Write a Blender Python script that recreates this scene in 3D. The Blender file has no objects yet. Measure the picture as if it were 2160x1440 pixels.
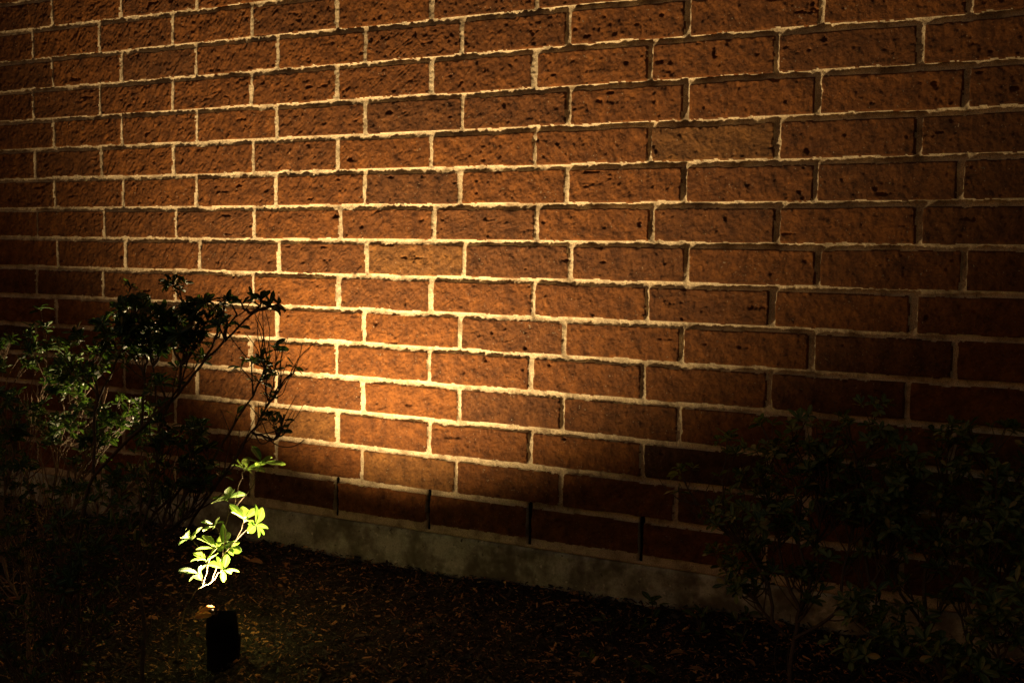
import bpy, math, random
import numpy as np
from mathutils import Vector, Matrix
R = math.radians
C = bpy.context.scene.collection
SC = bpy.context.scene

# ------------------------------------------------------------------ camera
CAM = Vector((2.5412, -2.0152, 0.5279))
RT = Vector((0.85241544, 0.52267810, 0.01398300))
UP = Vector((-0.04822895, 0.05196946, 0.99748341))
FW = Vector((-0.52063604, 0.85094464, -0.06950778))
F = 2742.5857
cd = bpy.data.cameras.new('camera'); cam = bpy.data.objects.new('camera', cd); C.objects.link(cam)
cam.matrix_world = Matrix(((RT.x, UP.x, -FW.x, CAM.x), (RT.y, UP.y, -FW.y, CAM.y), (RT.z, UP.z, -FW.z, CAM.z), (0, 0, 0, 1)))
cd.sensor_width = 36; cd.lens = F * 36 / 2160
cd.clip_start = .02; cd.clip_end = 200
cd.dof.use_dof = False
SC.camera = cam

# ------------------------------------------------------------------ night sky
w = bpy.data.worlds.new("World"); SC.world = w; w.use_nodes = True
nt = w.node_tree
bg = nt.nodes['Background']
sky = nt.nodes.new('ShaderNodeTexSky'); sky.sky_type = 'NISHITA'; sky.sun_disc = False
sky.sun_elevation = R(2.0); sky.sun_rotation = R(200); sky.air_density = 1.6; sky.dust_density = 2.0
nt.links.new(sky.outputs[0], bg.inputs[0]); bg.inputs[1].default_value = 0.052
SC.view_settings.view_transform = 'Standard'; SC.view_settings.look = 'None'
SC.view_settings.exposure = 0.0; SC.view_settings.gamma = 1.0

# ------------------------------------------------------------------ the garden spotlight's own light
LAMP = Vector((1.010, -0.430, -0.124))
AXIS = Vector((0.03, 0.10, 1)).normalized()
ld = bpy.data.lights.new('spot_beam', 'SPOT')
ld.energy = 114; ld.color = (1.0, 0.72, 0.36); ld.shadow_soft_size = 0.014
ld.spot_size = R(131); ld.spot_blend = 0.82
lo = bpy.data.objects.new('spot_beam', ld)
lo.location = LAMP; lo.rotation_euler = (-AXIS).to_track_quat('Z', 'Y').to_euler()

def at(px, py, Y):
    """the point at depth Y (metres from the wall, negative towards the camera) seen at a place of the photograph"""
    d = FW + RT * ((px - 1080) / F) - UP * ((py - 720) / F)
    return CAM + d * ((Y - CAM.y) / d.y)

def tag(o, label=None, cat=None, group=None, kind=None):
    for k, v in (('label', label), ('category', cat), ('group', group), ('kind', kind)):
        if v: o[k] = v
    return o

def empty(name, loc, label, cat, group=None):
    o = bpy.data.objects.new(name, None); C.objects.link(o); o.location = loc; o.empty_display_size = .05
    return tag(o, label, cat, group)

def link(name, me, mat, parent=None, loc=None):
    o = bpy.data.objects.new(name, me); C.objects.link(o)
    if mat: me.materials.append(mat)
    if parent:
        o.parent = parent
        if loc is None: o.location = -Vector(parent.location)     # parts are written in world coordinates
    if loc is not None: o.location = loc
    return o

def np_mesh(name, V, Fq, smooth=True, attrs=None):
    """V (n,3) float, Fq (m,k) int with k 3 or 4"""
    me = bpy.data.meshes.new(name)
    n, (m, k) = len(V), Fq.shape
    me.vertices.add(n); me.vertices.foreach_set('co', np.ascontiguousarray(V, dtype=np.float32).ravel())
    me.loops.add(m * k); me.loops.foreach_set('vertex_index', np.ascontiguousarray(Fq, dtype=np.int32).ravel())
    me.polygons.add(m); me.polygons.foreach_set('loop_start', np.arange(0, m * k, k, dtype=np.int32))
    me.polygons.foreach_set('loop_total', np.full(m, k, dtype=np.int32))
    me.polygons.foreach_set('use_smooth', np.full(m, smooth, dtype=bool))
    for an, arr in (attrs or {}).items():
        a = me.attributes.new(an, 'FLOAT', 'POINT'); a.data.foreach_set('value', np.ascontiguousarray(arr, dtype=np.float32))
    me.update(calc_edges=True); me.validate()
    return me

# ------------------------------------------------------------------ noise
_tab = np.random.RandomState(7).rand(512, 512).astype(np.float32) * 2 - 1
def vn(x, y, s, seed=0):
    x = x / s + 37.3 * seed + 101.7; y = y / s + 91.7 * seed + 77.1
    xi = np.floor(x).astype(np.int64); yi = np.floor(y).astype(np.int64)
    fx = (x - xi).astype(np.float32); fy = (y - yi).astype(np.float32)
    fx = fx * fx * (3 - 2 * fx); fy = fy * fy * (3 - 2 * fy)
    a = _tab[xi & 511, yi & 511]; b = _tab[(xi + 1) & 511, yi & 511]
    c = _tab[xi & 511, (yi + 1) & 511]; d = _tab[(xi + 1) & 511, (yi + 1) & 511]
    return (a + (b - a) * fx) * (1 - fy) + (c + (d - c) * fx) * fy
def sstep(a, b, x):
    t = np.clip((x - a) / (b - a), 0, 1); return t * t * (3 - 2 * t)

# ------------------------------------------------------------------ materials
def mat(name):
    m = bpy.data.materials.new(name); m.use_nodes = True
    return m, m.node_tree.nodes, m.node_tree.links, m.node_tree.nodes['Principled BSDF']
def nd(N, t, **kw):
    n = N.new(t)
    for k, v in kw.items():
        if isinstance(v, (int, float, str, bool)) and hasattr(n, k): setattr(n, k, v)
    return n
def noise(N, L_, vec, scale, detail=3, rough=.6):
    n = N.new('ShaderNodeTexNoise'); n.inputs['Scale'].default_value = scale; n.inputs['Detail'].default_value = detail
    n.inputs['Roughness'].default_value = rough
    if vec is not None: L_.new(vec, n.inputs['Vector'])
    return n.outputs['Fac']
def ramp(N, L_, fac, stops):
    r = N.new('ShaderNodeValToRGB'); e = r.color_ramp.elements
    while len(e) < len(stops): e.new(.5)
    for i, (p, c) in enumerate(stops): e[i].position = p; e[i].color = (*c, 1)
    L_.new(fac, r.inputs[0]); return r.outputs[0]
def mixc(N, L_, fac, a, b, mode='MIX'):
    m = N.new('ShaderNodeMix'); m.data_type = 'RGBA'; m.blend_type = mode
    for s, v in ((m.inputs[0], fac), (m.inputs[6], a), (m.inputs[7], b)):
        if isinstance(v, bpy.types.NodeSocket): L_.new(v, s)
        elif isinstance(v, tuple): s.default_value = (*v, 1)
        else: s.default_value = v
    return m.outputs[2]
def bump(N, L_, h, dist, strength=1.0, nrm=None):
    b = N.new('ShaderNodeBump'); b.inputs['Distance'].default_value = dist; b.inputs['Strength'].default_value = strength
    L_.new(h, b.inputs['Height'])
    if nrm is not None: L_.new(nrm, b.inputs['Normal'])
    return b.outputs[0]
def attr(N, name):
    a = N.new('ShaderNodeAttribute'); a.attribute_name = name; return a.outputs['Fac']
def objco(N): return N.new('ShaderNodeNewGeometry').outputs['Position']

def m_brick():
    m, N, K, B = mat('fired_brick'); P = objco(N)
    t = attr(N, 'tone')
    base = ramp(N, K, t, [(0, (.100, .041, .015)), (.22, (.150, .053, .014)), (.55, (.195, .065, .014)), (.85, (.235, .079, .016)), (1, (.215, .092, .026))])
    n1 = noise(N, K, P, 38, 5, .65)
    c = ramp(N, K, n1, [(.30, (.45, .42, .40)), (.5, (1, 1, 1)), (.68, (1.55, 1.6, 1.5))]); col = mixc(N, K, 1.0, base, c, 'MULTIPLY')
    n2 = noise(N, K, P, 210, 3, .7)
    c2 = ramp(N, K, n2, [(.30, (.35, .33, .33)), (.45, (.9, .9, .9)), (.6, (1, 1, 1)), (.75, (1.0, 1.0, 1.0))])
    col = mixc(N, K, 0.75, col, c2, 'MULTIPLY')
    n4 = noise(N, K, P, 260, 2, .5)
    sp = ramp(N, K, n4, [(.69, (0, 0, 0)), (.74, (1, 1, 1))])
    col = mixc(N, K, sp, col, (.36, .27, .18))
    K.new(col, B.inputs['Base Color']); B.inputs['Roughness'].default_value = .82
    B.inputs['Specular IOR Level'].default_value = .3
    n3 = noise(N, K, P, 360, 4, .8); b = bump(N, K, n3, .0048, 1.0)
    K.new(b, B.inputs['Normal']); return m
def m_mortar():
    m, N, K, B = mat('sandy_mortar'); P = objco(N)
    n1 = noise(N, K, P, 700, 2, .7); n2 = noise(N, K, P, 22, 4, .6)
    c = ramp(N, K, n1, [(.30, (.18, .125, .065)), (.48, (.56, .44, .29)), (.72, (.80, .66, .46))])
    c = mixc(N, K, 1.0, c, ramp(N, K, n2, [(.36, (.50, .46, .42)), (.52, (1, 1, 1)), (.66, (1.12, 1.10, 1.06))]), 'MULTIPLY')
    K.new(c, B.inputs['Base Color']); B.inputs['Roughness'].default_value = .92
    B.inputs['Specular IOR Level'].default_value = .15
    K.new(bump(N, K, n1, .0012, .9), B.inputs['Normal']); return m
def m_concrete():
    m, N, K, B = mat('poured_concrete'); P = objco(N)
    n1 = noise(N, K, P, 14, 6, .65); n2 = noise(N, K, P, 300, 2, .6)
    c = ramp(N, K, n1, [(.36, (.17, .155, .11)), (.5, (.33, .31, .235)), (.62, (.50, .48, .39))])
    c = mixc(N, K, 1.0, c, ramp(N, K, n2, [(.3, (.75, .75, .75)), (.6, (1.08, 1.08, 1.08))]), 'MULTIPLY')
    n5 = noise(N, K, P, 110, 2, .5)
    c = mixc(N, K, ramp(N, K, n5, [(.66, (0, 0, 0)), (.72, (1, 1, 1))]), c, (.62, .58, .47))
    c = mixc(N, K, ramp(N, K, noise(N, K, P, 85, 3, .6), [(.30, (1, 1, 1)), (.36, (0, 0, 0))]), c, (.07, .06, .04))
    c = mixc(N, K, ramp(N, K, noise(N, K, P, 7, 4, .7), [(.42, (1, 1, 1)), (.55, (0, 0, 0))]), c, (.13, .11, .07))
    K.new(c, B.inputs['Base Color']); B.inputs['Roughness'].default_value = .88
    K.new(bump(N, K, n2, .001, .6), B.inputs['Normal']); return m
def m_soil():
    m, N, K, B = mat('dark_soil'); P = objco(N)
    n1 = noise(N, K, P, 60, 6, .7); n2 = noise(N, K, P, 3, 3, .5)
    c = ramp(N, K, n1, [(.3, (.005, .0035, .002)), (.6, (.014, .008, .0045)), (.8, (.03, .017, .009))])
    c = mixc(N, K, n2, c, (.010, .007, .005))
    K.new(c, B.inputs['Base Color']); B.inputs['Roughness'].default_value = .9
    K.new(bump(N, K, n1, .012, 1), B.inputs['Normal']); return m
def m_mulch():
    m, N, K, B = mat('bark_mulch'); P = objco(N)
    t = attr(N, 'tone')
    c = ramp(N, K, t, [(0, (.006, .004, .003)), (.45, (.020, .012, .007)), (.60, (.08, .034, .013)), (.76, (.32, .135, .045)), (1, (.75, .38, .14))])
    n1 = noise(N, K, P, 300, 3, .6); c = mixc(N, K, 1.0, c, ramp(N, K, n1, [(.3, (.6, .6, .6)), (.7, (1.3, 1.3, 1.3))]), 'MULTIPLY')
    K.new(c, B.inputs['Base Color']); B.inputs['Roughness'].default_value = .5
    B.inputs['Specular IOR Level'].default_value = .5
    K.new(bump(N, K, n1, .002, .8), B.inputs['Normal']); return m
def m_leaf(name, stops, trans, rough=.42):
    m, N, K, B = mat(name); P = objco(N)
    c = ramp(N, K, attr(N, 'tone'), stops)
    n1 = noise(N, K, P, 120, 3, .6); c = mixc(N, K, 1.0, c, ramp(N, K, n1, [(.3, (.75, .75, .75)), (.7, (1.2, 1.2, 1.2))]), 'MULTIPLY')
    rib = ramp(N, K, attr(N, 'rib'), [(.0, (0, 0, 0)), (.75, (0, 0, 0)), (1, (1, 1, 1))])
    c = mixc(N, K, rib, c, mixc(N, K, .5, c, (.30, .34, .12)))
    K.new(c, B.inputs['Base Color']); B.inputs['Roughness'].default_value = rough
    K.new(bump(N, K, n1, .001, .5), B.inputs['Normal'])
    T = N.new('ShaderNodeBsdfTranslucent'); K.new(mixc(N, K, 1.0, c, trans, 'MULTIPLY'), T.inputs[0])
    M = N.new('ShaderNodeMixShader'); M.inputs[0].default_value = .28
    K.new(B.outputs[0], M.inputs[1]); K.new(T.outputs[0], M.inputs[2])
    K.new(M.outputs[0], N['Material Output'].inputs[0]); return m
def m_bark(name, a, b):
    m, N, K, B = mat(name); P = objco(N)
    n1 = noise(N, K, P, 180, 4, .7)
    K.new(ramp(N, K, n1, [(.3, a), (.7, b)]), B.inputs['Base Color']); B.inputs['Roughness'].default_value = .7
    K.new(bump(N, K, n1, .002, .8), B.inputs['Normal']); return m
def m_plain(name, col, rough, metal=0, sc=250):
    m, N, K, B = mat(name); P = objco(N); n1 = noise(N, K, P, sc, 3, .6)
    K.new(ramp(N, K, n1, [(.3, tuple(.7 * c for c in col)), (.7, tuple(1.2 * c for c in col))]), B.inputs['Base Color'])
    B.inputs['Roughness'].default_value = rough; B.inputs['Metallic'].default_value = metal
    K.new(bump(N, K, n1, .0006, .4), B.inputs['Normal']); return m

MB, MM, MC, MS, MU = m_brick(), m_mortar(), m_concrete(), m_soil(), m_mulch()
MLO = m_leaf('lightened_azalea_leaf', [(0, (.035, .065, .018)), (.5, (.085, .13, .035)), (.85, (.15, .19, .06)), (1, (.30, .22, .07))], (1.9, 2.2, 1.0), .38)  # leaf colour lightened for the right-hand shrubs, in place of fill light
ML = m_leaf('azalea_leaf', [(0, (.018, .040, .010)), (.5, (.040, .085, .018)), (.9, (.085, .13, .025)), (1, (.20, .16, .03))], (1.9, 2.2, 1.0))
MLY = m_leaf('young_azalea_leaf', [(0, (.045, .10, .018)), (.5, (.075, .125, .03)), (1, (.13, .18, .05))], (1.5, 1.7, .9))
MLB = m_leaf('dead_leaf', [(0, (.10, .045, .016)), (.5, (.24, .105, .035)), (1, (.46, .25, .11))], (1.2, 1.0, .8), .6)
MT = m_bark('azalea_bark', (.035, .022, .014), (.11, .07, .042))
MTP = m_bark('pale_twig', (.12, .075, .045), (.27, .18, .11))
MTS = m_bark('green_brown_twig', (.07, .045, .022), (.15, .10, .05))
MK = m_plain('black_plastic', (.003, .003, .003), .95)
MH = m_plain('black_painted_metal', (.005, .005, .005), .85, .0)
for m_ in (MK, MH): m_.node_tree.nodes['Principled BSDF'].inputs['Specular IOR Level'].default_value = .12

# ------------------------------------------------------------------ brick wall
BL, BH, OFF = .225, .0676, .2988
DZ = [.093, .066, .055, .026, .018, .011, 0, .013, .004, .016, .02, .02, .018, .02, -.015, .021]
DX = [-.002, -.015, -.002, -.01, .001, .003, -.007, .025, .033, .01, .001, -.008, -.006, .003, -.017, -.006]
NR = 37                                                    # courses, the lowest is row 15 of the photograph, counted upwards from 0 here
rs = np.random.RandomState(11)
beds = []                                                  # bed centre below course k (k = 0 lowest)
for k in range(NR + 1):
    j = 15 - k
    dz = DZ[j] if j >= 0 else .1 + rs.uniform(-.02, .02)
    beds.append(k * BH + dz * BH)
beds = np.array(beds); beds[0] = .0007
X0, X1, ZB, ZT = -1.35, 3.45, -.0135, beds[NR]
g = .00165
xs = np.concatenate([np.arange(X0, -.17, .006), np.arange(-.17, 2.28, g), np.arange(2.28, X1, .006)])
zs = np.concatenate([np.arange(ZB, 1.135, g), np.arange(1.135, ZT, .007)])
XX, ZZ = np.meshgrid(xs, zs, indexing='xy'); sh = XX.shape
x = XX.ravel(); z = ZZ.ravel()
zw = z + .0011 * vn(x, z, .09, 1) + .0006 * vn(x, z, .025, 2)
row = np.clip(np.searchsorted(beds, zw) - 1, 0, NR - 1)
dzl = zw - beds[row]; dzh = beds[row + 1] - zw
par = ((15 - row) % 2 == 0)
dxr = np.array([DX[15 - k] if 15 - k >= 0 else rs.uniform(-.012, .012) for k in range(NR)])
sxw = x + .0008 * vn(x, z, .03, 3)
u = sxw / BL - OFF * par - dxr[row]
# jitter every perp joint a little
jt = rs.uniform(-.0085, .0085, (NR, 64))
ui = np.floor(u + .5).astype(int)
uj = u - jt[row, ui & 63]                                   # nearest joint ui
near = (uj - ui) * BL
side = np.where(uj >= ui, ui, ui - 1)                       # brick index
hw = .0038 + .0009 * vn(x, z, .06, 4) + rs.uniform(-.0009, .0009, (NR, 64))[row, ui & 63]
adx = np.abs(near) - hw
hb = .0041 + .0008 * vn(x, z, .07, 5)
adz = np.minimum(dzl, dzh) - hb
rr = .005
d = np.minimum(np.maximum(adx, adz), 0) * 0 + rr - np.hypot(np.maximum(rr - adx, 0), np.maximum(rr - adz, 0))
d = d + .0006 * vn(x, z, .014, 6) + .00045 * vn(x, z, .0045, 7)
seed = rs.rand(NR, 64); sb = seed[row, side & 63]
bx = x + sb * 13.7; bz = z + sb * 7.1
H = .0010 * vn(bx, bz, .045, 8) + .0008 * vn(bx, bz, .014, 9) + .00070 * vn(bx, bz, .0065, 10) + .00065 * vn(bx, bz, .0035, 11)
an = .95 + (sb - .5) * .9
ca, sa = np.cos(an), np.sin(an)
p1 = bx * ca - bz * sa; p2 = bx * sa + bz * ca
rid = 1 - np.abs(vn(p1, p2 * .30, .0060, 12)) * 2
H += .0010 * np.clip(rid, 0, 1) * (.35 + .65 * sstep(-.2, .6, vn(bx, bz, .03, 13)))
H -= .0011 * sstep(.72, .95, vn(p1, p2 * .5, .0065, 14)) * sstep(-.5, .3, vn(bx, bz, .02, 24))                       # pits
H += .0016 * sstep(.66, .95, vn(p1, p2 * .5, .0055, 15))                            # crumbs
chip = sstep(.80, .92, vn(bx * .8, bz * 1.5, .019, 16)); H -= .0045 * chip * (.6 + .4 * vn(bx, bz, .004, 17))
ero = sstep(.5, .9, vn(x, z, .020, 18)); d = d - .0020 * ero                    # nibbled arrises
face = rs.uniform(-.0012, .0012, (NR, 64))[row, side & 63] + rs.uniform(-.006, .006, (NR, 64))[row, side & 63] * (uj - side - .5) * .5
Hb = (1.35 - .45 * sstep(1.2, 2.0, x)) * H + face
dep = -.0046 - .0010 * vn(x, z, .16, 19) - .0018 * sstep(1.1, 1.9, x) + .0012 * vn(x, z, .05, 23)
Hm = dep + .0006 * vn(x, z, .012, 20) + .0009 * vn(x, z, .0036, 21)
Hm += .0008 * sstep(-.004, 0, np.minimum(adx, adz))
low = (z < beds[0] + .010) & (dzl < hb + .002)
Hm = np.where(z < .012, np.maximum(Hm, -.0012 + .0007 * vn(x, z, .006, 22)) - sstep(-.0108, -.0128, z) * .006, Hm)
S = sstep(-.0003, .0026, d)
Y = -(Hm + (Hb - Hm) * S)
isb = d > .0004
# open perpends in the lowest course
WEEP = [4, 5, 6, 7]
weepx = []
for i in WEEP:
    cx = (i + dxr[0] + jt[0, i & 63]) * BL; weepx.append(cx)
    msk = (np.abs(x - cx + .0010 * vn(x, z, .02, 30)) < .0046) & (z > -.006) & (z < .0715)
    Y = np.where(msk, .030, Y); isb = isb & ~msk
tone = rs.rand(NR, 64)[row, side & 63]
tone = np.where(rs.rand(NR, 64)[row, side & 63] < .07, rs.choice([.02, .98], (NR, 64))[row, side & 63], .2 + .6 * tone)
V = np.stack([x, Y, z], 1)
nx_, nz_ = sh[1], sh[0]
idx = np.arange(nx_ * nz_).reshape(sh)
Q = np.stack([idx[:-1, :-1], idx[:-1, 1:], idx[1:, 1:], idx[1:, :-1]], -1).reshape(-1, 4)
qb = isb[Q].sum(1) >= 3
wall = empty('brick_wall', (1.05, 0, -.078), 'rough orange-brown brick wall with pale recessed mortar on a grey concrete footing', 'wall')
def sub(name, sel, mt):
    q = Q[sel]; used = np.zeros(len(V), bool); used[q.ravel()] = True
    m_ = np.cumsum(used) - 1
    return link(name, np_mesh(name, V[used], m_[q], True, {'tone': tone[used]}), mt, wall)
sub('brickwork', qb, MB); sub('mortar', ~qb, MM)

def box(name, a, b, mt, parent=None):
    (x0, y0, z0), (x1, y1, z1) = a, b
    v = np.array([(i, j, k) for i in (x0, x1) for j in (y0, y1) for k in (z0, z1)], float)
    f = np.array([(0, 1, 3, 2), (4, 6, 7, 5), (0, 4, 5, 1), (2, 3, 7, 6), (0, 2, 6, 4), (1, 5, 7, 3)])
    return link(name, np_mesh(name, v, f, False, {'tone': np.full(8, .4)}), mt, parent)
box('wall_core', (X0 + .002, .034, ZB - .02), (X1 - .012, .22, ZT - .004), MM, wall)
for i, e in ((0, X0 - .006), (1, X1 - .008)):
    box('end_return', (e, -.002, ZB), (e + .008 if i == 0 else e + .012, .22, ZT), MB, wall)
box('coping', (X0 - .02, -.02, ZT - .003), (X1 + .02, .24, ZT + .05), MC, wall)

# footing: uneven poured face, slightly proud of the brick
fx = np.arange(X0, X1, .004); fz = np.concatenate([np.arange(-.42, -.13, .012), np.arange(-.13, -.0125, .0035), [-.0125]])
FX, FZ = np.meshgrid(fx, fz, indexing='xy'); a_, b_ = FX.ravel(), FZ.ravel()
fy = -(.0022 + .0016 * vn(a_, b_, .12, 40) + .0006 * vn(a_, b_, .02, 41) + .0003 * vn(a_, b_, .007, 42) - .0030 * sstep(.74, .84, vn(a_, b_, .006, 43)))
fy += sstep(-.0165, -.0125, b_) * .003
crack = np.abs(a_ - 1.683 - .002 * vn(b_, b_, .02, 44)) < .0022
fy = np.where(crack, fy + .003, fy)
FV = np.stack([a_, fy, b_], 1); n1, n0 = FX.shape[1], FX.shape[0]
top = FV[-n1:].copy(); top[:, 1] = .22; top[:, 2] = -.0125
FV = np.concatenate([FV, top]); ii = np.arange((n0 + 1) * n1).reshape(n0 + 1, n1)
FQ = np.stack([ii[:-1, :-1], ii[:-1, 1:], ii[1:, 1:], ii[1:, :-1]], -1).reshape(-1, 4)
link('concrete_footing', np_mesh('concrete_footing', FV, FQ), MC, wall)

# ------------------------------------------------------------------ generic builders
class MBd:
    def __init__(s): s.v = []; s.f = []; s.t = []; s.r = []
    def tube(s, pts, r0, r1, n=6, tone=.5):
        pts = [Vector(p) for p in pts]; b0 = len(s.v); m = len(pts)
        for i, p in enumerate(pts):
            t = (pts[min(i + 1, m - 1)] - pts[max(i - 1, 0)]).normalized()
            a = t.cross(Vector((.3, .9, .31))).normalized(); b = t.cross(a)
            r = r0 + (r1 - r0) * i / (m - 1)
            for k in range(n):
                q = 2 * math.pi * k / n
                s.v.append(p + (a * math.cos(q) + b * math.sin(q)) * r); s.t.append(tone); s.r.append(0)
        for i in range(m - 1):
            for k in range(n):
                s.f.append((b0 + i * n + k, b0 + i * n + (k + 1) % n, b0 + (i + 1) * n + (k + 1) % n, b0 + (i + 1) * n + k))
    def leaf(s, base, direc, nrm, ln, wd, curl=.25, fold=.25, tone=.5, twist=0):
        d_ = direc.normalized(); sd = d_.cross(nrm)
        if sd.length < 1e-4: sd = d_.cross(Vector((1, 0, .2)))
        sd.normalize(); up = sd.cross(d_).normalized()
        prof = [(0, .05), (.10, .20), (.28, .66), (.50, .97), (.70, 1.0), (.86, .72), (.96, .34), (1.0, .03)]
        b0 = len(s.v)
        for (q, w_) in prof:
            c = base + d_ * (q * ln) + up * (-curl * ln * q * q)
            hw_ = w_ * wd / 2
            s_ = (sd * math.cos(twist * q) + up * math.sin(twist * q))
            for e in (-1, -.5, 0, .5, 1):
                s.v.append(c + s_ * (hw_ * e) + up * (abs(e) ** 1.4 * hw_ * fold + .05 * wd * math.sin(q * 17 + e * 2) * abs(e)))
                s.t.append(tone); s.r.append(1 - abs(e))
        for i in range(len(prof) - 1):
            for k in range(4):
                s.f.append((b0 + i * 5 + k, b0 + i * 5 + k + 1, b0 + i * 5 + 5 + k + 1, b0 + i * 5 + 5 + k))
    def build(s, name, mt, parent=None):
        if not s.v: return None
        me = np_mesh(name, np.array([tuple(v) for v in s.v]), np.array(s.f), True, {'tone': np.array(s.t), 'rib': np.array(s.r)})
        return link(name, me, mt, parent)

def smooth_line(pts, sub_=4, wob=0, rnd=None):
    out = []
    P = [pts[0]] + list(pts) + [pts[-1]]
    for i in range(1, len(P) - 2):
        for k in range(sub_):
            t = k / sub_; a, b, c, e = P[i - 1], P[i], P[i + 1], P[i + 2]
            q = .5 * ((2 * b) + (c - a) * t + (2 * a - 5 * b + 4 * c - e) * t * t + (3 * b - a - 3 * c + e) * t ** 3)
            if wob and (i > 1 or k): q = q + Vector((rnd.uniform(-wob, wob), rnd.uniform(-wob, wob), rnd.uniform(-wob, wob)))
            out.append(q)
    out.append(pts[-1]); return out

def whorl(fb, tip, axis, n, ln, rnd, tone=None, spread=(45, 85), tb=None):
    """a rosette of leaves round a twig end, as azaleas carry them"""
    axis = axis.normalized(); a = axis.cross(Vector((.21, .5, .83))).normalized(); b = axis.cross(a)
    ph = rnd.uniform(0, 6.28)
    for k in range(n):
        q = ph + k * 2.4 + rnd.uniform(-.3, .3); e = R(rnd.uniform(*spread))
        dr = axis * math.cos(e) + (a * math.cos(q) + b * math.sin(q)) * math.sin(e)
        l_ = ln * rnd.uniform(.55, 1.12)
        bs = tip - axis * rnd.uniform(0, .006)
        fb.leaf(bs, dr, axis + Vector((rnd.uniform(-.3, .3), rnd.uniform(-.3, .3), rnd.uniform(-.3, .3))), l_, l_ * rnd.uniform(.34, .46),
                rnd.uniform(-.05, .35), rnd.uniform(.1, .5), rnd.random() if tone is None else min(1, max(0, tone + rnd.uniform(-.25, .25))), rnd.uniform(-.5, .5))

def shrub(label, lines, rnd, leafmat, barkmat=None, group=None, name='azalea_shrub', ln=.026, r0=.0032, sides=5, side_len=.05, up=.6, n_leaf=(5, 8), tone=None, cat='shrub', sub_n=2, dens=1.0, bare=0, bl=(.05, .17)):
    """lines: list of (pixel/depth points, tip whorl?, side twig count). Each point is (px, py, Y)."""
    base = at(*lines[0][0][0])
    root = empty(name, base, label, cat, group)
    br, fo = MBd(), MBd()
    for pts, tipw, ns in lines:
        pp_ = [at(*p) for p in pts]
        if pts[0][:2] == lines[0][0][0][:2]:
            g0 = float(gz(np.array([pp_[0].x]), np.array([pp_[0].y]))[0])
            if pp_[0].z > g0: pp_.insert(0, Vector((pp_[0].x, pp_[0].y, g0 - .01)))
        P = smooth_line(pp_, 4, .0016, rnd)
        ra = r0 * (1 if pts[0][:2] == lines[0][0][0][:2] else .62)
        br.tube(P, ra, ra * .35, 6)
        if tipw:
            ax = (P[-1] - P[-4]).normalized() + Vector((0, 0, .25))
            whorl(fo, P[-1], ax, rnd.randint(*n_leaf), ln, rnd, tone)
        for _ in range(int(round(ns * dens))):
            f = rnd.uniform(.35, .98); i = min(int(f * (len(P) - 1)), len(P) - 2)
            o = P[i]; t = (P[i + 1] - P[i]).normalized()
            dr = (t * .6 + Vector((rnd.uniform(-1, 1), rnd.uniform(-.8, .8), rnd.uniform(-.2, 1) * up + .3))).normalized()
            L_ = side_len * rnd.uniform(.45, 1.2)
            mid = o + dr * L_ * .5 + Vector((rnd.uniform(-.004, .004), rnd.uniform(-.004, .004), -.002))
            end = o + dr * L_ + Vector((0, 0, L_ * .12))
            br.tube(smooth_line([o, mid, end], 3), ra * .45, ra * .22, 5)
            whorl(fo, end, (end - mid), rnd.randint(*n_leaf), ln * rnd.uniform(.7, 1.05), rnd, tone)
            for _k in range(rnd.randint(0, sub_n)):
                d2 = (dr + Vector((rnd.uniform(-1, 1), rnd.uniform(-1, 1), rnd.uniform(-.3, 1))) * .9).normalized()
                e2 = mid + d2 * L_ * .6
                br.tube([mid, (mid + e2) * .5 + Vector((0, 0, .001)), e2], ra * .3, ra * .18, 4)
                whorl(fo, e2, d2, rnd.randint(*n_leaf), ln * rnd.uniform(.6, .95), rnd, tone)
        for _ in range(bare):
            f = rnd.uniform(.1, .65); i = min(int(f * (len(P) - 1)), len(P) - 2); o = P[i]
            t = (P[i + 1] - P[i]).normalized()
            dr = (t + Vector((rnd.uniform(-1, 1), rnd.uniform(-.7, .7), rnd.uniform(-.2, .8)))).normalized(); L_ = rnd.uniform(*bl)
            q_ = [o, o + dr * L_ * .35 + Vector((0, 0, -.004)), o + dr * L_ * .7 + Vector((rnd.uniform(-.01, .01), 0, .004)), o + dr * L_ + Vector((rnd.uniform(-.015, .015), 0, .02))]
            br.tube(smooth_line(q_, 3), rnd.uniform(.0009, .0015), .0005, 4, rnd.random())
    br.build('branches', barkmat or MT, root); fo.build('foliage', leafmat, root)
    return root

# weep vents
for cx in weepx:
    m_ = MBd(); prof = [(-.0075, .0030), (-.004, .0046), (0, .0042), (.012, .0034), (.035, .0036), (.055, .0034), (.066, .0042), (.0705, .0030)]
    for k, (zz, hw_) in enumerate(prof):
        for (sx, sy) in ((-1, .010), (-.7, .0075), (.7, .0075), (1, .010), (1, .028), (-1, .028)):
            m_.v.append(Vector((cx + sx * hw_ + .0008 * math.sin(zz * 90), sy - .0012, zz))); m_.t.append(.5); m_.r.append(0)
    for i in range(len(prof) - 1):
        for k in range(6): m_.f.append((i * 6 + k, i * 6 + (k + 1) % 6, (i + 1) * 6 + (k + 1) % 6, (i + 1) * 6 + k))
    m_.f += [(0, 1, 2, 3), (42, 43, 44, 45)]
    m_.build('weep_vent', MK, wall)

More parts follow.
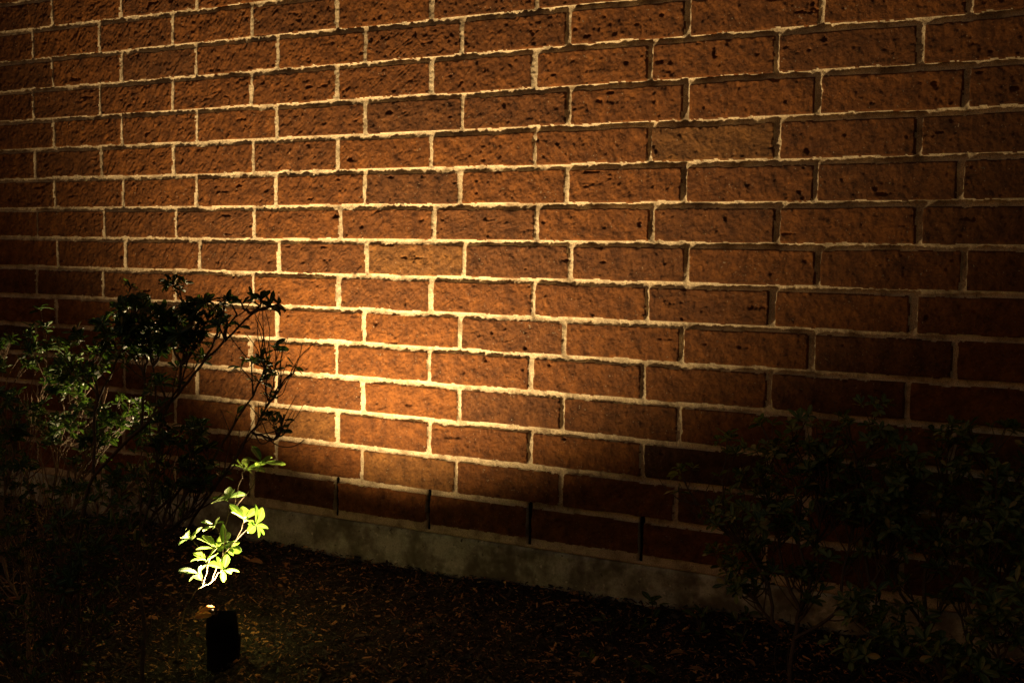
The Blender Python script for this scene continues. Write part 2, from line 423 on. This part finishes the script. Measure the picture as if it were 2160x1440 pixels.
# ------------------------------------------------------------------ ground
def gz(X, Y):
    X = np.asarray(X, float); Y = np.asarray(Y, float)
    s = np.clip(-Y, 0, 1.4)
    return -.080 - .21 * s + .010 * vn(X, Y, .35, 50) + .006 * vn(X, Y, .09, 51) + .003 * vn(X, Y, .03, 52)
ax_ = np.concatenate([[-60, -30, -14, -7, -4, -2.4], np.arange(-1.5, 3.8, .012), [4.4, 6, 9, 16, 30, 60]])
ay_ = np.concatenate([[-60, -30, -14, -7, -4, -2.6], np.arange(-1.9, .012, .012), [.3, 1, 3, 8, 20, 60]])
AX, AY = np.meshgrid(ax_, ay_, indexing='xy')
GV = np.stack([AX.ravel(), AY.ravel(), gz(AX.ravel(), AY.ravel())], 1)
gi = np.arange(AX.size).reshape(AX.shape)
GQ = np.stack([gi[:-1, :-1], gi[:-1, 1:], gi[1:, 1:], gi[1:, :-1]], -1).reshape(-1, 4)
tag(link('ground', np_mesh('ground', GV, GQ), MS), kind='structure', label='dark soil of the planting bed in front of the brick wall')

# mulch: shredded bark and leaf litter
rm = np.random.RandomState(5); NC = 150000
mx = rm.uniform(-.4, 2.7, NC); my = -.004 - 1.15 * rm.rand(NC) ** 1.1; mz = gz(mx, my) + rm.uniform(.0, .010, NC)
ln_ = np.exp(rm.normal(math.log(.0050), .5, NC)); wd_ = ln_ * rm.uniform(.14, .5, NC); th_ = wd_ * rm.uniform(.1, .5, NC)
yaw = rm.uniform(0, 6.28, NC); pit = rm.normal(0, .38, NC); rol = rm.normal(0, .7, NC)
loc = np.array([(-.5, -.25, -.5), (.5, -.5, -.5), (.5, .3, -.5), (-.5, .5, -.5), (-.42, -.3, .5), (.38, -.4, .5), (.5, .35, .5), (-.35, .4, .5)])
cubef = np.array([(3, 2, 1, 0), (4, 5, 6, 7), (0, 1, 5, 4), (1, 2, 6, 5), (2, 3, 7, 6), (3, 0, 4, 7)])
pp = loc[None] * np.stack([ln_, wd_, th_], 1)[:, None, :] * (1 + rm.uniform(-.25, .25, (NC, 8, 3)))
pp[:, :, 2] += (pp[:, :, 0] ** 2) * rm.normal(0, 14, NC)[:, None]
cr, sr = np.cos(rol)[:, None], np.sin(rol)[:, None]; y1, z1 = pp[..., 1] * cr - pp[..., 2] * sr, pp[..., 1] * sr + pp[..., 2] * cr
cp, sp_ = np.cos(pit)[:, None], np.sin(pit)[:, None]; x1, z2 = pp[..., 0] * cp + z1 * sp_, -pp[..., 0] * sp_ + z1 * cp
cy, sy = np.cos(yaw)[:, None], np.sin(yaw)[:, None]; x2, y2 = x1 * cy - y1 * sy, x1 * sy + y1 * cy
W = np.stack([x2 + mx[:, None], np.minimum(y2 + my[:, None], -.0045), z2 + mz[:, None]], -1).reshape(-1, 3)
MF = (cubef[None] + (np.arange(NC) * 8)[:, None, None]).reshape(-1, 4)
tn = rm.rand(NC) ** 1.7
tag(link('bark_mulch', np_mesh('bark_mulch', W, MF, False, {'tone': np.repeat(tn, 8)}), MU), 'dark shredded bark mulch with small orange flecks covering the bed', 'mulch', kind='stuff')

def ground_at(px, py):
    d = FW + RT * ((px - 1080) / F) - UP * ((py - 720) / F)
    t = 1.0
    for _ in range(40):
        p = CAM + d * t; t += (p.z - float(gz(np.array([p.x]), np.array([p.y]))[0])) / -d.z * .8
    p = CAM + d * t
    return Vector((p.x, p.y, float(gz(np.array([p.x]), np.array([p.y]))[0])))

# ------------------------------------------------------------------ garden spotlight
def lathe(prof, n=28):
    m_ = MBd()
    for r, h in prof:
        for k in range(n):
            q = 2 * math.pi * k / n; m_.v.append(Vector((r * math.cos(q), r * math.sin(q), h))); m_.t.append(.5); m_.r.append(0)
    for i in range(len(prof) - 1):
        for k in range(n): m_.f.append((i * n + k, i * n + (k + 1) % n, (i + 1) * n + (k + 1) % n, (i + 1) * n + k))
    return m_
HAX = Vector((-.02, .06, 1)).normalized()
rotm = Vector((0, 0, 1)).rotation_difference(HAX).to_matrix()
lamp = empty('garden_spotlight', LAMP - HAX * .02, 'black cylindrical garden spotlight aimed up at the wall', 'spotlight')
lo_par = lo
def placed(mb, name, mt, off=Vector((0, 0, 0)), rm_=rotm):
    for i, v in enumerate(mb.v): mb.v[i] = rm_ @ v + LAMP + off
    return mb.build(name, mt, lamp)
hb_ = lathe([(.0005, -.135), (.022, -.134), (.0255, -.128), (.027, -.10), (.027, -.070), (.0285, -.069), (.0285, -.063), (.027, -.062), (.0272, -.020), (.0285, -.017), (.0285, .003), (.0265, .003), (.0262, -.012), (.0255, -.014), (.0005, -.014)])
placed(hb_, 'housing', MH)
m_, N, K, B = mat('lit_lens'); B.inputs['Base Color'].default_value = (.8, .8, .75, 1); B.inputs['Roughness'].default_value = .3
n1 = noise(N, K, objco(N), 300, 2, .5); K.new(ramp(N, K, n1, [(.3, (1, .60, .26)), (.7, (1, .70, .36))]), B.inputs['Emission Color']); B.inputs['Emission Strength'].default_value = 6
placed(lathe([(.0005, -.0105), (.012, -.0108), (.0235, -.0130)]), 'lens', m_)
# half hood added to block the beam from the shrubs on the viewer's side
hd = MBd(); n_ = 40
for k in range(n_ + 1):
    q = R(163) + R(209) * k / n_
    hh = .003 + .044 * float(sstep(0, .07, k / n_)) * float(sstep(1, .90, k / n_))
    for r_, h_ in ((.0296, -.006), (.0296, hh), (.0286, hh), (.0286, -.006)):
        hd.v.append(Vector((r_ * math.cos(q), r_ * math.sin(q), h_))); hd.t.append(.5); hd.r.append(0)
for k in range(n_):
    for e in range(4): hd.f.append((k * 4 + e, k * 4 + (e + 1) % 4, k * 4 + 4 + (e + 1) % 4, k * 4 + 4 + e))
placed(hd, 'added_half_hood', MH)
st = MBd(); st.tube([LAMP - HAX * .130, LAMP - HAX * .155 + Vector((0, 0, -.005)), LAMP - HAX * .16 + Vector((0, 0, -.10))], .008, .005, 8)
st.build('ground_stake', MH, lamp)
C.objects.link(lo); lo.parent = lamp; lo.location = LAMP - Vector(lamp.location)

# ------------------------------------------------------------------ shrubs
G1 = 'azalea shrubs in front of the wall'
rnd = random.Random(3)
Y1 = -.74
L = lambda pts, tip=True, ns=3, y0=Y1, y1=None: ([(p[0], p[1], y0 + ((y1 if y1 is not None else y0) - y0) * i / max(1, len(pts) - 1)) for i, p in enumerate(pts)], tip, ns)
# tall dark one: leaf clusters standing out black against the lit wall
shrub('tall dark azalea shrub silhouetted against the brightest bricks, left of the lamp', [
    L([(165, 1300), (163, 1180), (175, 1090), (198, 1005), (300, 900), (377, 827), (417, 780), (473, 720), (530, 665), (570, 645)], True, 1),
    L([(530, 660), (560, 648), (588, 642)], True, 0),
    L([(473, 720), (480, 690), (497, 662), (485, 642)], True, 1),
    L([(530, 660), (515, 650), (508, 635)], True, 0),
    L([(530, 660), (548, 645), (550, 630)], True, 0),
    L([(417, 780), (455, 715), (468, 700)], False, 0),
    L([(455, 715), (462, 690), (470, 655)], False, 0),
    L([(377, 827), (383, 770), (395, 720), (404, 680), (386, 640), (378, 610)], True, 1),
    L([(395, 720), (402, 690), (408, 665)], True, 1),
    L([(383, 770), (420, 722), (430, 690), (440, 672)], True, 3),
    L([(383, 770), (410, 740), (425, 718)], True, 2),
    L([(395, 720), (370, 700), (362, 690)], True, 2),
    L([(383, 770), (365, 735), (352, 712)], True, 3),
    L([(383, 770), (388, 742), (386, 725)], True, 3),
    L([(333, 913), (350, 870), (383, 800), (400, 750)], True, 3),
    L([(300, 900), (327, 860), (323, 773), (318, 730)], True, 4),
    L([(323, 773), (340, 745), (345, 730)], True, 2),
    L([(300, 900), (301, 843), (303, 787), (283, 760), (278, 735)], True, 4),
    L([(303, 787), (310, 755), (300, 730), (298, 712)], True, 3),
    L([(198, 1005), (203, 860), (233, 793), (250, 750), (262, 700), (268, 645)], True, 4),
    L([(262, 700), (258, 675), (252, 655)], True, 1),
    L([(250, 750), (240, 720), (225, 708)], True, 3),
    L([(262, 700), (285, 675), (300, 672)], True, 2),
    L([(250, 750), (275, 725), (290, 700)], True, 3),
    L([(203, 860), (207, 833), (180, 805), (143, 790)], True, 2),
    L([(207, 833), (196, 780), (200, 742)], True, 2),
], rnd, ML, MT, G1, ln=.0215, r0=.0036, side_len=.040, n_leaf=(5, 8), tone=.10, sub_n=3, dens=1.75)
rnd = random.Random(8)
# middle one, right of the first: slim stems rising to the right
shrub('slim-stemmed azalea shrub with sparse leafy twigs rising directly behind the lamp', [
    L([(300, 1400), (307, 1327), (293, 1247), (287, 1213), (300, 1120), (367, 1043), (433, 990), (473, 930), (533, 833), (548, 800)], True, 3, -0.760, -0.660),
    L([(383, 1130), (443, 1043), (500, 960), (530, 910), (560, 860), (580, 800), (577, 775)], True, 2, -0.700, -0.640),
    L([(560, 860), (595, 810), (622, 770)], True, 0, -0.650, -0.640),
    L([(577, 790), (556, 770), (548, 758)], True, 0, -0.640),
    L([(530, 910), (575, 925), (590, 905)], True, 1, -0.660),
    L([(287, 1213), (330, 1130), (380, 1060), (400, 990), (395, 930)], True, 6, -0.750, -0.710),
    L([(300, 1120), (320, 1040), (335, 960), (360, 900)], True, 5, -0.760, -0.740),
    L([(330, 1130), (400, 1080), (430, 1000), (440, 940)], True, 4, -0.730, -0.680),
    L([(293, 1247), (350, 1140), (420, 1060), (470, 1000)], True, 2, -0.750, -0.680),
    L([(383, 1130), (345, 1100), (360, 1060), (365, 1040)], False, 0, -0.720),
], rnd, ML, MT, G1, ln=.020, r0=.0034, side_len=.045, n_leaf=(4, 7), sub_n=3, dens=2.4, tone=.2, bare=8, bl=(.03, .09))
rnd = random.Random(21)
# far left mass with pale twigs catching the light
shrub('bushy azalea with pale bare twigs and yellow-green tips at the left end of the bed', [
    L([(60, 1330), (60, 1200), (93, 1117), (140, 1047), (200, 980), (227, 930), (257, 897)], True, 4, -0.670),
    L([(140, 1047), (180, 985), (205, 935), (222, 895)], True, 3, -0.670),
    L([(60, 1200), (30, 1080), (15, 950), (12, 805), (58, 733)], True, 3, -0.670),
    L([(93, 1117), (60, 1010), (70, 900), (95, 800), (100, 735)], True, 7, -0.650),
    L([(93, 1117), (120, 1010), (130, 920), (160, 850), (150, 800)], True, 8, -0.650),
    L([(60, 1200), (5, 1080), (-30, 950), (-20, 800), (0, 720)], True, 8, -0.690),
    L([(60, 1330), (120, 1220), (150, 1100), (170, 990), (200, 920)], True, 8, -0.710),
    L([(60, 1330), (10, 1200), (0, 1100), (20, 1000), (35, 900)], True, 9, -0.750),
    L([(120, 1220), (180, 1130), (235, 1060), (290, 1000), (300, 930)], True, 6, -0.700),
    L([(120, 1220), (215, 1150), (285, 1100), (330, 1040)], False, 4, -0.730),
], rnd, ML, MTP, G1, ln=.020, r0=.0026, side_len=.06, n_leaf=(5, 8), sub_n=4, dens=2.8, tone=.3, bare=14, bl=(.04, .12))
rnd = random.Random(33)
# the sprig in the beam
shrub('young azalea sprig with glaring white-green leaves right above the lamp', [
    L([(372, 1402), (380, 1330), (395, 1275), (427, 1235), (446, 1225), (470, 1173), (520, 1118), (543, 1104)], True, 0, -.45, -.41),
    L([(470, 1173), (505, 1125), (516, 1094)], True, 0, -.41),
    L([(427, 1235), (436, 1205), (434, 1180)], True, 0, -.42),
    L([(446, 1225), (462, 1208), (472, 1200)], True, 0, -.42),
    L([(427, 1235), (424, 1215), (418, 1208)], True, 0, -.42),
    L([(436, 1205), (446, 1165), (452, 1150)], True, 0, -.42),
    L([(446, 1165), (460, 1150), (474, 1150)], True, 0, -.41),
    L([(434, 1180), (415, 1150), (398, 1132)], True, 0, -.42),
    L([(470, 1173), (478, 1105), (485, 1080), (500, 1043), (513, 997), (518, 988)], True, 0, -.415, -.405),
    L([(485, 1080), (527, 1033), (545, 990), (551, 972)], True, 0, -.41, -.405),
    L([(480, 1090), (483, 1065), (478, 1052)], True, 0, -.41),
    L([(470, 1150), (462, 1120), (450, 1105)], True, 0, -.42),
], rnd, MLY, MTS, G1, ln=.036, r0=.0014, n_leaf=(5, 7), cat='shrub')
rnd = random.Random(52)
# right shrub
shrub('sprawling azalea shrub with a forked stem against the footing, right of the bare mulch', [
    L([(1664, 1470), (1676, 1347), (1687, 1288), (1711, 1222), (1714, 1191), (1730, 1100), (1760, 1020)], True, 9, -.3, -.22),
    L([(1676, 1347), (1769, 1288), (1835, 1230), (1866, 1187), (1900, 1110), (1930, 1020)], True, 10, -.29, -.2),
    L([(1660, 1340), (1629, 1312), (1590, 1262), (1547, 1215), (1520, 1195)], True, 5, -.3, -.25),
    L([(1629, 1312), (1621, 1238), (1585, 1170), (1559, 1140), (1528, 1085), (1524, 1024), (1515, 1000)], True, 3, -.3, -.25),
    L([(1559, 1140), (1510, 1100), (1468, 1057), (1455, 1035)], True, 1, -.27),
    L([(1687, 1288), (1650, 1200), (1640, 1120), (1620, 1060), (1600, 1000)], True, 7, -.29, -.22),
    L([(1711, 1222), (1680, 1130), (1690, 1050), (1660, 980), (1665, 940)], True, 6, -.27, -.2),
    L([(1730, 1100), (1720, 1010), (1750, 950)], True, 5, -.23, -.2),
    L([(1835, 1230), (1820, 1130), (1830, 1050), (1810, 970), (1850, 930)], True, 8, -.25, -.2),
    L([(1769, 1288), (1780, 1190), (1800, 1110), (1780, 1030)], True, 8, -.27, -.22),
    L([(1711, 1222), (1600, 1190), (1560, 1130)], True, 5, -.26),
], rnd, MLO, MT, G1, ln=.021, r0=.0042, side_len=.065, n_leaf=(5, 8), sub_n=5, dens=2.3, bare=5, bl=(.03, .10))
rnd = random.Random(64)
shrub('dense dark azalea shrub under the right end of the lit wall', [
    L([(1985, 1430), (1960, 1330), (1950, 1230), (1975, 1130), (1990, 1030), (1985, 950)], True, 11, -.24, -.16),
    L([(1960, 1330), (2010, 1230), (2060, 1130), (2085, 1030), (2070, 945)], True, 12, -.24, -.16),
    L([(1985, 1430), (2060, 1330), (2120, 1210), (2150, 1100), (2140, 1000)], True, 12, -.26, -.18),
    L([(1960, 1330), (1900, 1250), (1880, 1150), (1900, 1050), (1930, 980)], True, 9, -.22),
    L([(2060, 1330), (2150, 1260), (2210, 1150), (2230, 1030)], True, 12, -.26),
    L([(1985, 1430), (1900, 1380), (1840, 1330), (1800, 1300)], True, 7, -.3),
    L([(2060, 1330), (2040, 1250), (2100, 1170), (2110, 1090)], True, 9, -.28),
], rnd, MLO, MT, G1, ln=.022, r0=.0042, side_len=.06, n_leaf=(5, 8), sub_n=4,  dens=2.1)
rnd = random.Random(71)
shrub('low spreading azalea filling the bottom right corner of the bed', [
    L([(2100, 1520), (2050, 1450), (1990, 1400), (1930, 1380)], True, 9, -.38),
    L([(2100, 1520), (2110, 1430), (2100, 1350), (2080, 1290)], True, 10, -.38),
    L([(2050, 1450), (1960, 1440), (1880, 1410), (1820, 1400)], True, 8, -.38),
    L([(2110, 1430), (2180, 1360), (2200, 1270)], True, 9, -.38),
    L([(1960, 1440), (1900, 1370), (1850, 1350)], True, 6, -.36),
], rnd, MLO, MT, G1, ln=.023, r0=.0034, side_len=.05, n_leaf=(5, 8), sub_n=3,  dens=1.6)
rnd = random.Random(77)
shrub('sparse leggy azalea in deep shade at the bottom left corner of the bed', [
    L([(130, 1560), (140, 1450), (120, 1350), (80, 1260), (40, 1190)], True, 6, -.85),
    L([(140, 1450), (190, 1340), (220, 1240), (235, 1160)], True, 5, -.85),
    L([(120, 1350), (150, 1260), (160, 1180)], True, 5, -.86),
    L([(130, 1560), (60, 1450), (10, 1370), (-20, 1300)], True, 6, -.85),
], rnd, ML, MT, G1, ln=.018, r0=.0022, side_len=.06, n_leaf=(4, 6), sub_n=3, tone=.2, dens=4.5, bare=16)

# sprouts rooted in the mulch
rnd = random.Random(90)
sprouts = [
    ((420, 1400), 30, 'small azalea sprout with broad leaves at the left foot of the lamp', -.62, 46),
    ((400, 1320), 30, 'wispy azalea sprout with narrow arching leaves between the lamp and the shrubs', -.60, 50),
    ((1290, 1345), 0, 'leafy sprout in the mulch nearest to the middle of the bare ground', 0, 40),
    ((1375, 1310), 0, 'sprout with one upright yellow leaf close to the end of the visible footing', 0, 42),
    ((1355, 1350), 0, 'two-leaved sprout lying flat on mulch below the yellow-leaved one', 0, 20),
    ((1478, 1345), 0, 'low sprout with round leaves just left of the forked shrub', 0, 45),
    ((1560, 1360), 0, 'bushy sprout at the foot of the forked shrub', 0, 60),
    ((1245, 1405), 0, 'small dark green sprout near the lower edge of the mulch', 0, 18),
    ((1345, 1425), 0, 'single-stemmed sprout at the very bottom edge, left of the forked shrub', 0, 22),
]
def sprout(gp, label, hpx, yd=0, broad=False):
    px, py = gp
    if yd: b = at(px, py, yd)
    else: b = ground_at(px, py)
    b = Vector((b.x, b.y, float(gz(np.array([b.x]), np.array([b.y]))[0]) - .004))
    root = empty('azalea_sprout', b, label, 'sprout', 'azalea sprouts in the mulch')
    st_, lf = MBd(), MBd(); hh = hpx / 1250
    for k in range(1 + (hpx > 40)):
        e = b + Vector((rnd.uniform(-.4, .4) * hh, rnd.uniform(-.3, .3) * hh, hh * rnd.uniform(.8, 1.1) + .006))
        m = (b + e) / 2 + Vector((rnd.uniform(-.1, .1) * hh, 0, 0)); P = smooth_line([b, m, e], 3)
        st_.tube(P, .0014, .0007, 5)
        whorl(lf, e, (e - m) + Vector((0, 0, .01)), rnd.randint(3, 6), .026, rnd, .5)
        if hpx > 35: whorl(lf, P[2], Vector((rnd.uniform(-1, 1), -.3, .5)), 3, .022, rnd, .5)
    st_.build('stem', MT, root); lf.build('foliage', ML, root)
for gp, h0, lb, yd, hp in sprouts: sprout(gp, lb, hp, yd)

# fallen leaves one can pick out
def fallen(p, ang, ln__, tone, label, tilt=.15, curl=.3, fold=.5, lift=.012, wr=.42):
    m_ = MBd(); dr = Vector((math.cos(ang), math.sin(ang), tilt))
    m_.leaf(Vector((0, 0, 0)), dr, Vector((rnd.uniform(-.3, .3), rnd.uniform(-.5, .1), 1)), ln__, ln__ * wr, curl, fold, tone, rnd.uniform(-.4, .4))
    m_.tube([Vector((0, 0, 0)), -dr.normalized() * ln__ * .12 + Vector((0, 0, .001)), -dr.normalized() * ln__ * .25], .0006, .0004, 4, tone)
    o = m_.build('fallen_leaf', MLB); o.location = p + Vector((0, 0, lift))
    tag(o, label, 'leaf', 'dead leaves fallen on the bed'); return o
def fg(px, py, *a, **k): return fallen(ground_at(px, py), *a, **k)
fg(522, 1195, .3, .032, .8, 'split orange-brown dead leaf on mulch in front of the footing, near the bright sprig')
fg(565, 1415, 1.9, .020, .9, 'small tan dead leaf on mulch right of the lamp at the lower edge')
fg(980, 1206, .2, .026, .7, 'rusty dead leaf leaning on the foot of the footing, left of a smaller one', .5)
fg(1050, 1213, .7, .020, .9, 'smaller orange dead leaf leaning on the foot of the footing', .5)
fg(1250, 1355, 2.6, .017, .8, 'round tan dead leaf beside the sprouts at the middle right')
fg(1345, 1372, .5, .019, .9, 'reddish dead leaf on mulch below the two-leaved sprout')
fg(1205, 1435, .1, .018, 1.0, 'bright tan dead leaf cut by the bottom edge')
fg(998, 1412, 1.2, .012, 1.0, 'tiny golden dead leaf alone on the open mulch')
fg(1410, 1395, .9, .034, 1.0, 'pale curled dead leaf with a ragged edge left of the forked shrub', .3, .5)
fg(1570, 1405, -.6, .026, .7, 'long dull brown dead leaf under the forked shrub')
fg(1450, 1425, .3, .026, .6, 'dull olive-brown dead leaf near the bottom edge under the forked shrub')
# two on the lamp rim
Rm = LAMP + HAX * .0
o = fallen(at(446, 1322, -.535), .0, .042, .95, 'large pinkish tan folded dead leaf resting on the rim of the lamp', .0, .15, .8, 0, .40)
def aim(o, a, b, roll=0):
    d = (b - a).normalized(); o.location = a
    q = Vector((1, 0, 0)).rotation_difference(d); o.rotation_mode = 'QUATERNION'
    from mathutils import Quaternion
    o.rotation_quaternion = Quaternion(d, roll) @ q
aim(o, LAMP + Vector((-.040, -.030, .030)), LAMP + Vector((.006, -.034, .047)), .9)
o2 = fallen(Vector((0, 0, 0)), .0, .052, .85, 'long narrow dry leaf standing up edge-on above the rim of the lamp', .0, .05, .9, 0, .22)
aim(o2, LAMP + Vector((-.036, -.032, .034)), LAMP + Vector((.020, -.032, .062)), .6)
